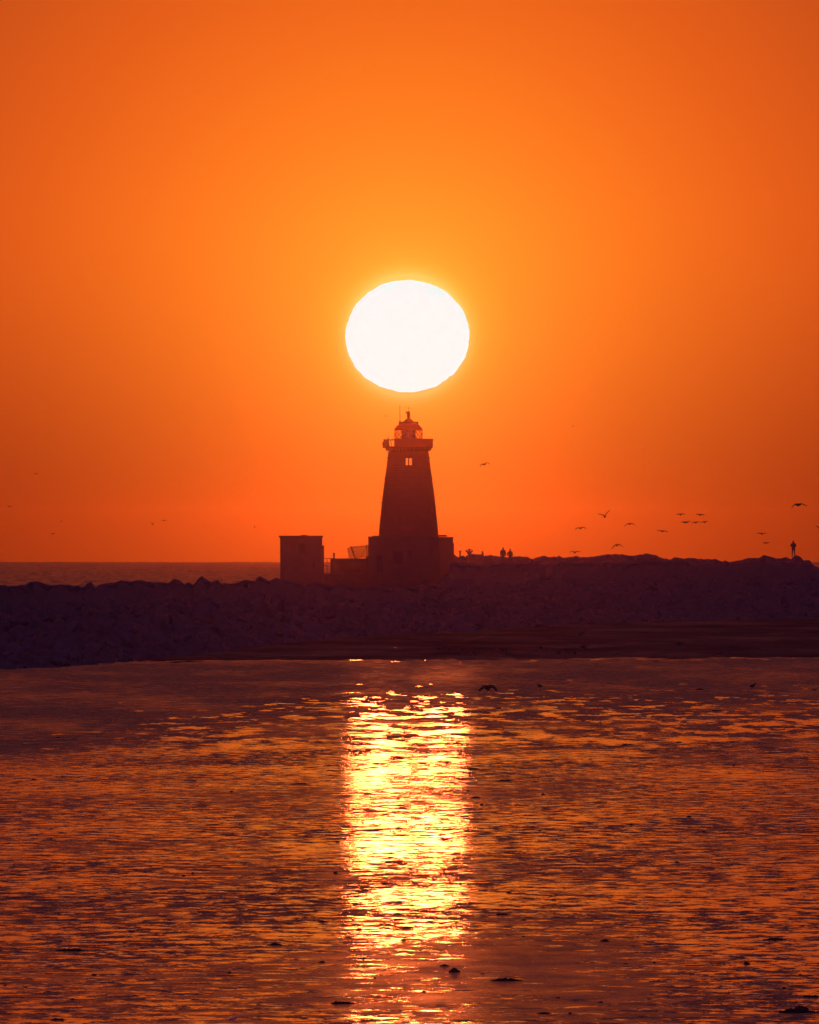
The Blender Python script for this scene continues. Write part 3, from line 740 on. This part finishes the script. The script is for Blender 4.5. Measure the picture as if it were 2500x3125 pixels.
# ------------------------------------------------------------------ people
def skin_body(name, verts, edges, radii, mat, parent):
    me = bpy.data.meshes.new(name); me.from_pydata([Vector(v) for v in verts], edges, []); me.materials.append(mat)
    o = link(bpy.data.objects.new(name, me), parent)
    m = o.modifiers.new('skin', 'SKIN'); m.use_smooth_shade = True
    for i, sv in enumerate(me.skin_vertices[0].data):
        sv.radius = radii[i] if isinstance(radii[i], tuple) else (radii[i], radii[i]); sv.use_root = (i == 0)
    s_ = o.modifiers.new('sub', 'SUBSURF'); s_.levels = s_.render_levels = 1
    # freeze
    dg = bpy.context.evaluated_depsgraph_get(); dg.update()
    nm = bpy.data.meshes.new_from_object(o.evaluated_get(dg)); o.modifiers.clear(); o.data = nm
    return o
def person(loc, rz, label, armL, armR, h=1.72, legsplit=.10, lfoot=(0, 0), coat=1.0, hood=False, hold=None):
    k = h/1.72; P = empty('person', loc, rz); tag(P, label, 'person', 'people out on the breakwater')
    V = [(0, 0, .93), (0, 0, 1.12), (0, 0, 1.34), (0, 0, 1.47), (0, .02, 1.60), (0, .02, 1.70)]
    E = [(0, 1), (1, 2), (2, 3), (3, 4), (4, 5)]
    Rr = [(.155*coat, .12*coat), (.15*coat, .115*coat), (.185*coat, .13*coat), (.075, .075), (.088, .10), (.06, .07)]
    def chain(start, pts, rad):
        prev_ = start
        for p, r_ in zip(pts, rad):
            V.append(p); Rr.append(r_); E.append((prev_, len(V)-1)); prev_ = len(V)-1
    for s_, f_ in ((-1, lfoot), (1, (0, 0))):
        chain(0, [(s_*.09, 0, .86), (s_*(legsplit*.9+.01), .01+f_[0]*.5, .48), (s_*legsplit, f_[0], .09+f_[1]), (s_*(legsplit+.02), f_[0]+.13, .045+f_[1])], [.10, .07, .048, .042])
    for s_, arm in ((-1, armL), (1, armR)):
        chain(2, [(s_*.19, 0, 1.38)] + [(s_*a[0], a[1], a[2]) for a in arm], [.075*coat, .055*coat, .042, .038])
    V = [tuple(c*k for c in v) for v in V]
    Rr = [(r_, r_) if not isinstance(r_, tuple) else r_ for r_ in Rr]
    skin_body('body', V, E, Rr, M_CLOTH, P)
    bm = bmesh.new(); bmesh.ops.create_icosphere(bm, subdivisions=2, radius=1, matrix=Matrix.Translation((0, -.01, 1.645*k)) @ Matrix.Diagonal((.098, .11, .11, 1)))
    if hood: bmesh.ops.create_cone(bm, segments=10, cap_ends=True, radius1=.16, radius2=.07, depth=.22, matrix=Matrix.Translation((0, -.01, 1.50*k)))
    obj('hood' if hood else 'hair', bm, M_CLOTH if hood else M_HAIR, P)
    if hold:
        hb = bmesh.new()
        for s_ in (-1, 1): tube(hb, [(s_*.035, .12*k, 1.60*k), (s_*.035, .25*k, 1.60*k)], .03, 8)
        obj('binoculars', hb, M_METAL, P)
    return P
DWN = ((.24, .0, 1.12), (.25, .04, .88), (.25, .06, .78))
FOLD = ((.27, -.0, 1.15), (.14, .17, 1.20), (.02, .20, 1.22))
HIP = ((.36, -.04, 1.14), (.17, -.02, 1.0), (.14, .02, .99))
UPH = ((.40, .08, 1.52), (.16, .12, 1.63), (.09, .12, 1.63))
D3 = 1452
person(px(2422, 1702, D3), math.radians(190), 'lone standing person at the far right end of the rocks with arms folded up', FOLD, FOLD, 1.82, .13, (0, -.0), 1.6, True)
D4 = 1425
person(px(1535.5, 1672, D4)-Vector((0, 0, 1.72)), math.radians(175), 'bulkier left one of two hooded walkers on the wall right of the lighthouse', DWN, DWN, 1.74, .10, (0, 0), 1.6, True)
person(px(1557, 1676, D4)-Vector((0, 0, 1.68)), math.radians(170), 'slimmer right one of two walkers on the wall, one hand on the hip', DWN, HIP, 1.68, .10, (0, 0), 1.3, True)
person(px(1432.5, 1675, D2)-Vector((0, 0, 1.72)), math.radians(5), 'person with both elbows raised beside the crossbar post, hidden below the waist', UPH, UPH, 1.72, .1, (0, 0), 1.05, False)

# ------------------------------------------------------------------ birds
def wing_mesh(pts, m, chord, yaw=0, len_px=20):
    # pts: wing line in photo pixels from the body centre (y up), m: metres per pixel
    bm = bmesh.new(); P3 = [Vector((p[0]*m, 0, p[1]*m)) for p in pts]
    n_ = len(P3); rings = []
    for i, p in enumerate(P3):
        f_ = i/(n_-1); c = chord*(1-.78*f_**1.6); sweep = -.10*chord*4*f_*abs(f_-.3)
        d = (P3[min(i+1, n_-1)]-P3[max(i-1, 0)]).normalized(); nrm = Vector((-d.z, 0, d.x))
        th = max(.5*(.075*(1-f_)+.040), m*((1.45 if len_px > 19 else .85)-.55*f_)); pt = .10*c
        rings.append([bm.verts.new(p+Vector((0, c*.5+sweep, 0))+nrm*pt*.5), bm.verts.new(p+Vector((0, c*.1+sweep, 0))+nrm*(th+pt*.2)), bm.verts.new(p+Vector((0, -c*.5+sweep, 0))-nrm*pt*.5), bm.verts.new(p+Vector((0, c*.1+sweep, 0))-nrm*th)])
    for a, b in zip(rings, rings[1:]):
        for k in range(4): bm.faces.new((a[k], a[(k+1) % 4], b[(k+1) % 4], b[k]))
    bm.faces.new(rings[0][::-1]); bm.faces.new(rings[-1]); bmesh.ops.recalc_face_normals(bm, faces=bm.faces)
    return bm
def smooth(pts):
    out = []
    for i in range(len(pts)-1):
        p0 = pts[max(i-1, 0)]; p1 = pts[i]; p2 = pts[i+1]; p3 = pts[min(i+2, len(pts)-1)]
        for s_ in (0, .34, .67):
            out.append(tuple(.5*(2*p1[k]+(p2[k]-p0[k])*s_+(2*p0[k]-5*p1[k]+4*p2[k]-p3[k])*s_*s_+(3*p1[k]-p0[k]-3*p2[k]+p3[k])*s_**3) for k in (0, 1)))
    out.append(pts[-1]); return out
GG = 'gulls flying around the breakwater'
def gull(u, v_, left, right, label, span=1.25, yaw=0.0, D=None, bw=1.0):
    wpx = max(6.0, abs(left[-1][0])+abs(right[-1][0]))
    D = D or min(3000, .82*span*F/wpx); m = D/F
    G = empty('gull', px(u, v_, D)); tag(G, label, 'gull', GG)
    # body: spindle mostly along the flight line, tilted a bit
    bm = bmesh.new(); L_ = .42; dirv = Vector((math.sin(yaw), math.cos(yaw), 0))
    rr = [.015, .05, .075, .07, .045, .05, .035, .01]; ss = [-1, -.72, -.2, .3, .6, .75, .92, 1.1]
    tube(bm, [dirv*s_*L_*.5 + Vector((0, 0, -.02+.02*s_)) for s_ in ss], [r_*bw*max(1.0, m*(38 if wpx > 19 else 26)) for r_ in rr], 8)
    obj('body', bm, M_BIRD, G)
    bm = bmesh.new(); tdir = -dirv*L_*.48; sdv = Vector((dirv.y, -dirv.x, 0))
    a = [tdir+sdv*.02, tdir-sdv*.02, tdir-dirv*.14-sdv*.06, tdir-dirv*.14+sdv*.06]
    top = [bm.verts.new(p+Vector((0, 0, .0))) for p in a]; bot = [bm.verts.new(p-Vector((0, 0, .02))) for p in a]
    bm.faces.new(top); bm.faces.new(bot[::-1])
    for k in range(4): bm.faces.new((top[k], bot[k], bot[(k+1) % 4], top[(k+1) % 4]))
    bmesh.ops.recalc_face_normals(bm, faces=bm.faces); obj('tail', bm, M_BIRD, G)
    for side in (left, right):
        obj('wing', wing_mesh(smooth([(0, .6)]+list(side)), m, .24, len_px=wpx), M_BIRD, G)
    return G
gull(1478, 1417, [(-4, 1), (-9, .5), (-13, -8.5)], [(3, 2), (7, 5), (13, 3), (18, 0)], 'gull just right of the lighthouse shaft, alone, left wing bent sharply down', yaw=.8)
gull(1749.5, 1300, [(-1, 1), (-2, 2.5)], [(1, 1), (3, 3)], 'tiny distant bird high to the right, level with the lantern', span=.75)
gull(1772.5, 1612, [(-4, 1), (-10, 1), (-17, -4)], [(4, 2.5), (10, 2.5), (17, -2)], 'gull with softly arched wings low left of the steep-winged one')
gull(1846, 1576, [(-4, 3), (-9, 6), (-21, 7.5)], [(2, 3), (5, 9), (16, 19)], 'gull with both wings raised in a wide open V', bw=1.25, span=1.3)
gull(1922, 1599, [(-4, 1), (-9, -1), (-16, -6.5)], [(3, 1.5), (9, 1), (16, -3.5)], 'gull with arched wings right of the V-winged gull')
gull(1883, 1664, [(-5, 1), (-10, -4), (-16.5, -12)], [(3, 2), (9, 1.5), (19, -5.5)], 'gull with deeply drooping wings just above the rock crest', bw=1.1)
gull(1754.5, 1686, [(-4, 2), (-8, 3), (-15, 1)], [(4, 2), (9, 3.5), (17, 1.5)], 'gull skimming the rocks nearest to the two walkers')
gull(2022, 1621, [(-4, 1), (-9, 2), (-16, 1)], [(4, .5), (10, 0), (17, -3)], 'flat-winged gull alone between the arched gulls and the flock of six')
gull(2077, 1570, [(-3, 1), (-7, 1.5), (-13, 0)], [(3, 1), (7, 2), (13, 0)], 'upper left gull of the small distant flock of six', span=1.1)
gull(2137, 1571, [(-3, 1.5), (-6, 2.5), (-12.5, 1.5)], [(4, 1), (8, .5), (13, -1)], 'upper right gull of the small distant flock of six', span=1.1)
gull(2090, 1594, [(-3, 1.5), (-6, 1.5), (-12, .5)], [(3, 1), (6, 0), (11, -1.5)], 'lower left gull of the small flock, in front of its overlapping neighbour', span=1.0)
gull(2096, 1593.2, [(-3, 1), (-7, 0), (-11, -1)], [(3, 1), (6, 2.5), (11, 2)], 'gull of the small flock overlapped by the one on its left', span=1.05)
gull(2124, 1594.5, [(-3, 1), (-6, 1), (-12, -2)], [(3, 1), (7, 2), (11, 1.5)], 'gull in the lower row of the small flock, second from the right', span=1.0)
gull(2151, 1593.2, [(-3, 1), (-8, 0), (-12, -.5)], [(3, 1.5), (5, 2), (10, 2)], 'rightmost gull in the lower row of the small flock', span=1.0)
gull(2325, 1629, [(-4, 2), (-8, 2.2), (-14, .5)], [(3, 1.5), (8, 2), (14, 1)], 'upper one of two small gulls left of the lone person')
gull(2339, 1657.5, [(-3, 1.5), (-7, 1.5), (-11, 0)], [(3, 1), (6, 2), (10, 1.5)], 'lower one of two small gulls left of the lone person', span=1.1)
gull(2437, 1540, [(-5, 2), (-11, .5), (-21, -9)], [(5, 2), (12, 2), (27, -4.5)], 'largest gull, gliding high above the lone person at the right', bw=1.2, yaw=1.1, span=1.35)
gull(2501, 1611, [(-3, 2), (-6, 4), (-11, 6)], [(3, 3), (6, 7), (12, 14)], 'gull cut off by the right edge of the picture', span=1.2)
gull(109, 1445, [(-2, .8), (-4, .8), (-7, -1)], [(2, 0), (4, 0), (8, -1)], 'highest faint far gull at the upper left over the sea')
gull(29, 1545, [(-2, .8), (-4, 1.5), (-9, 1.5)], [(2, .5), (4, 0), (9, -2)], 'far gull nearest the left edge of the picture')
gull(187, 1591, [(-1, 1), (-1.5, 2), (-2.5, 3.2)], [(.7, 0), (1.5, -1), (2.5, -2)], 'tiny slanting far bird seen edge on at the left', span=.6)
gull(162, 1628.5, [(-2, .5), (-4, .5), (-8, .5)], [(2, .8), (5, 1), (8, 1)], 'lowest far gull over the sea at the left, wings flat', bw=1.3)
gull(465.5, 1599, [(-2, 1), (-4, 2.5), (-6, 4)], [(1.5, 1), (3, 2.5), (6, 4)], 'small far gull with wings up in a V left of the hut', bw=1.2, span=.9)
gull(501, 1588.5, [(-2, .5), (-5, .5), (-8, 0)], [(2, 1), (4, 1), (8, 1.5)], 'small flat-winged far gull beside the V-winged one left of the hut')
gull(777, 1608, [(-.8, 2), (-1.2, 3), (-1.8, 4)], [(1, 0), (2, -.5), (3, -.5)], 'tiny far bird just above and left of the hut', span=.5)
gull(1177.5, 1269, [(-1, .3), (-2, .3), (-3, .5)], [(1, .2), (2, .2), (3, 0)], 'speck of a bird left of the lighthouse aerials', span=.5)
# low over the flats in front of the breakwater
gull(1489, 2101, [(-8, 5), (-16, 3), (-27, -8)], [(8, 6), (18, 4), (28, -8)], 'gull skimming low over the water right of the bright reflection', D=345, span=.4, bw=.6)
gull(1783, 1975, [(-4, 2), (-8, 4), (-13, 3)], [(3, 3), (8, 7), (14, 11)], 'tern with a raised wing over the dark sand bank', D=440, bw=.55)
gull(2075, 1968, [(-3, 3), (-6, 5), (-9, 8)], [(3, 3), (6, 5), (9, 8)], 'dim bird lifting off the sand bank toward the right', D=450, bw=.5)
gull(1773, 1938, [(-3, 3), (-6, 6), (-9, 4)], [(3, 4), (8, 8), (12, 12)], 'dim bird flying in front of the rocks above the sand bank', D=470, bw=.5)

SBM = {}
def shorebird(u, v_, s, label, face=1, group='birds standing on the sand bank'):
    D = HC*F/(v_-YH); G = empty('shorebird', px(u, v_, D)); tag(G, label, 'bird', group)
    if 'b' not in SBM:
        bm = bmesh.new(); tube(bm, [(-.16, 0, .11), (-.09, 0, .135), (0, 0, .15), (.07, 0, .165), (.10, 0, .20), (.115, 0, .235), (.14, 0, .235), (.155, 0, .233)], [.01, .035, .058, .05, .026, .026, .022, .008], 8)
        bm.to_mesh(SBM.setdefault('b', bpy.data.meshes.new('body'))); SBM['b'].materials.append(M_BIRD)
        bm = bmesh.new(); tube(bm, [(.15, 0, .233), (.20, 0, .222)], [.008, .003], 5); bm.to_mesh(SBM.setdefault('k', bpy.data.meshes.new('beak'))); SBM['k'].materials.append(M_METAL)
        bm = bmesh.new(); tube(bm, [(0, 0, .11), (-.008, 0, .055), (0, 0, 0), (.03, 0, .004)], [.008, .006, .006, .004], 5); bm.to_mesh(SBM.setdefault('l', bpy.data.meshes.new('leg'))); SBM['l'].materials.append(M_METAL)
    for nm_, k, off in (('body', 'b', (0, 0, 0)), ('beak', 'k', (0, 0, 0)), ('leg', 'l', (.01, .02, 0)), ('leg', 'l', (-.02, -.02, 0))):
        o = link(bpy.data.objects.new(nm_, SBM[k]), G); o.location = off
    s *= .68; G.scale = (s*face, s, s); G.rotation_euler = (0, 0, .7); return G
shorebird(2297, 2106, 1.15, 'wader standing alone in the shallow water far out at the right', 1, 'birds standing in the shallows')
shorebird(1648, 2104, 1.0, 'small bird standing in the glitter right of the bright reflection', -1, 'birds standing in the shallows')
ORD = ['first','second','third','fourth','fifth','sixth','seventh','eighth','ninth','tenth','eleventh','twelfth','thirteenth','fourteenth','fifteenth']
for q_, (u, v_, s, f_) in enumerate(((1338, 1990, 1.0, 1), (1372, 1989, .9, -1), (1393, 2001, 1.3, 1), (1444, 2003, 1.1, -1), (1470, 1989, 1.2, 1), (1513, 1991, .9, 1), (1533, 1993, .9, -1), (1543, 2000, 1.2, 1), (1550, 1988, .8, 1), (1650, 1986, 1.2, -1), (1680, 1987, .9, 1), (1706, 2002, 1.4, 1), (1754, 2001, 1.1, -1), (1888, 2004, 1.0, 1), (2200, 2004, 1.2, 1))):
    shorebird(u, v_, s, 'dim small bird standing on the dark sand bank, %s from the left' % ORD[q_], f_)

# ------------------------------------------------------------------ seaweed and stones on the sand
def clump(u, v_, w, h, label, seed, mat=None, name='seaweed_clump', cat='seaweed', group='seaweed clumps on the wet sand'):
    rr = random.Random(seed); D = HC*F/(v_+h*.3-YH); m = D/F
    bm = bmesh.new(); G = Vector(((u-1250)/F*D, D, 0)); W_ = w*m; H_ = h*m
    nblob = max(5, int(w/6))
    for i in range(nblob):
        f_ = (i+.5)/nblob*2-1; env = max(.25, 1-abs(f_)**2.2)
        r_ = H_*env*rr.uniform(.55, 1.0)
        mt = Matrix.Translation((f_*W_*.46, rr.uniform(-.3, .3)*W_*.3, r_*.25)) @ Matrix.Rotation(rr.uniform(-.3, .3), 4, 'Z') @ Matrix.Diagonal((max(W_/nblob*1.1, r_*.6), max(W_*.12, r_), r_*.75, 1))
        bmesh.ops.create_icosphere(bm, subdivisions=2 if w > 22 else 1, radius=1, matrix=mt)
    for i in range(int(w/5)):            # straggling fronds
        x = rr.uniform(-.55, .55)*W_; y = rr.uniform(-.25, .25)*W_; L_ = rr.uniform(.05, .12)*W_
        tube(bm, [(x, y, .003), (x+L_*.5, y+rr.uniform(-.02, .02), H_*.22*rr.random()+.004), (x+L_, y, .002)], [H_*.05, H_*.07, H_*.02], 4)
    for v in bm.verts:
        v.co += Vector((noise.noise(v.co*40), noise.noise(v.co*40+Vector((5, 0, 0))), noise.noise(v.co*40+Vector((0, 5, 0)))))*H_*.22
    o = obj(name, bm, mat or M_WEED); o.location = G; tag(o, label, cat, group); return o
CL = [(215, 2899, 92, 11, 'long low seaweed clump at the left, the largest on that side'),
      (175, 3111, 46, 7, 'seaweed clump near the bottom left corner'),
      (2436, 3084, 118, 20, 'biggest dark seaweed heap in the bottom right corner'),
      (1545, 2990, 92, 11, 'long seaweed strip right of the bright reflection near the bottom'),
      (2365, 2866, 72, 9, 'broad dark seaweed clump high at the right side'),
      (1045, 3060, 72, 10, 'long dark strand of weed in the glow at the bottom centre'),
      (1387, 2962, 30, 14, 'compact dark lump inside the lower bright reflection'),
      (1357, 2946, 26, 7, 'small flat lump just above the compact lump in the bright reflection'),
      (983, 2935, 22, 7, 'small lump at the left rim of the lower bright reflection'),
      (1847, 2870, 26, 10, 'small rounded lump right of the glow, with a bit beside it'),
      (2280, 2939, 22, 12, 'small round lump below the broad clump at the right side'),
      (2478, 3041, 60, 9, 'flat seaweed strip above the biggest heap at the right edge'),
      (840, 2882, 44, 8, 'narrow weed clump left of the reflection, level with the long left one'),
      (1445, 2346, 36, 6, 'far dark weed streak just outside the right rim of the reflection'),
      (1538, 2382, 46, 6, 'far flat weed streak farther right of the reflection rim'),
      (1452, 2433, 28, 6, 'far small double lump right of the reflection, below two streaks'),
      (915, 2392, 62, 5, 'far thin weed streak left of the reflection'),
      (2137, 2104, 30, 5, 'far flat weed patch in the shallows left of the lone wader'),
      (2190, 2169, 42, 5, 'far weed strip in the calm water below the lone wader'),
      (2487, 2105, 18, 5, 'far little weed patch at the right edge of the shallows'),
      (2000, 2018, 20, 5, 'far dark lump on the lip of the sand bank'),
      (1535, 2790, 44, 7, 'weed patch right of the reflection above the long strip'),
      (1690, 2745, 20, 6, 'small weed bit in the ripples at the right of the reflection'),
      (1660, 3092, 40, 6, 'thin weed strand below the long strip near the bottom edge'),
      (1240, 2830, 36, 7, 'small ragged weed bit in the middle of the bright reflection'),
      (220, 3049, 14, 6, 'tiny dark pebble-like lump above the bottom left clump'),
      (985, 2812, 24, 7, 'little weed bit left of the reflection, above the narrow one')]
for i, c in enumerate(CL): clump(*c, seed=i+3)
for i in range(60):
    v_ = 2110 + 990*R.random()**.8; u = R.uniform(10, 2490)
    clump(u, v_, R.uniform(8, 20), R.uniform(3, 6), 'tiny dark speck of seaweed scattered on the wet sand', seed=200+i, name='seaweed_scrap', group='small seaweed scraps on the wet sand')
# pale translucent scrap that glows against the sun
D = HC*F/(3113-YH); m = D/F; bm = bmesh.new()
pts = [(-17, 0), (-8, 3), (2, 5.5), (9, 6), (13, 11), (15.5, 9), (14, 2), (5, -.5), (-6, -1)]
fr = [bm.verts.new((p[0]*m, -.003+.002*math.sin(p[0]), (p[1]+1)*m)) for p in pts]; bk = [bm.verts.new((p[0]*m, .003, (p[1]+1)*m)) for p in pts]
bm.faces.new(fr); bm.faces.new(bk[::-1])
for k in range(len(pts)): bm.faces.new((fr[k], bk[k], bk[(k+1) % len(pts)], fr[(k+1) % len(pts)]))
bmesh.ops.recalc_face_normals(bm, faces=bm.faces)
o = obj('shell_scrap', bm, M_LEAF); o.location = ((709-1250)/F*D, D, 0); tag(o, 'small glowing orange scrap lying on the sand at the bottom edge', 'scrap')

# ------------------------------------------------------------------ haze
hm = bpy.data.materials.new('sea_haze'); hm.use_nodes = True; T = hm.node_tree; T.nodes.clear()
pv = N(T, 'ShaderNodeVolumePrincipled')
pv.inputs['Color'].default_value = (.97, .50, .26, 1); pv.inputs['Density'].default_value = 0.000034
pv.inputs['Anisotropy'].default_value = 0.991
oo = N(T, 'ShaderNodeOutputMaterial'); T.links.new(pv.outputs[0], oo.inputs['Volume'])
bm = bmesh.new(); box(bm, -720, 720, -320, 9300, -8.5, 30)
tag(obj('haze', bm, hm), kind='stuff')
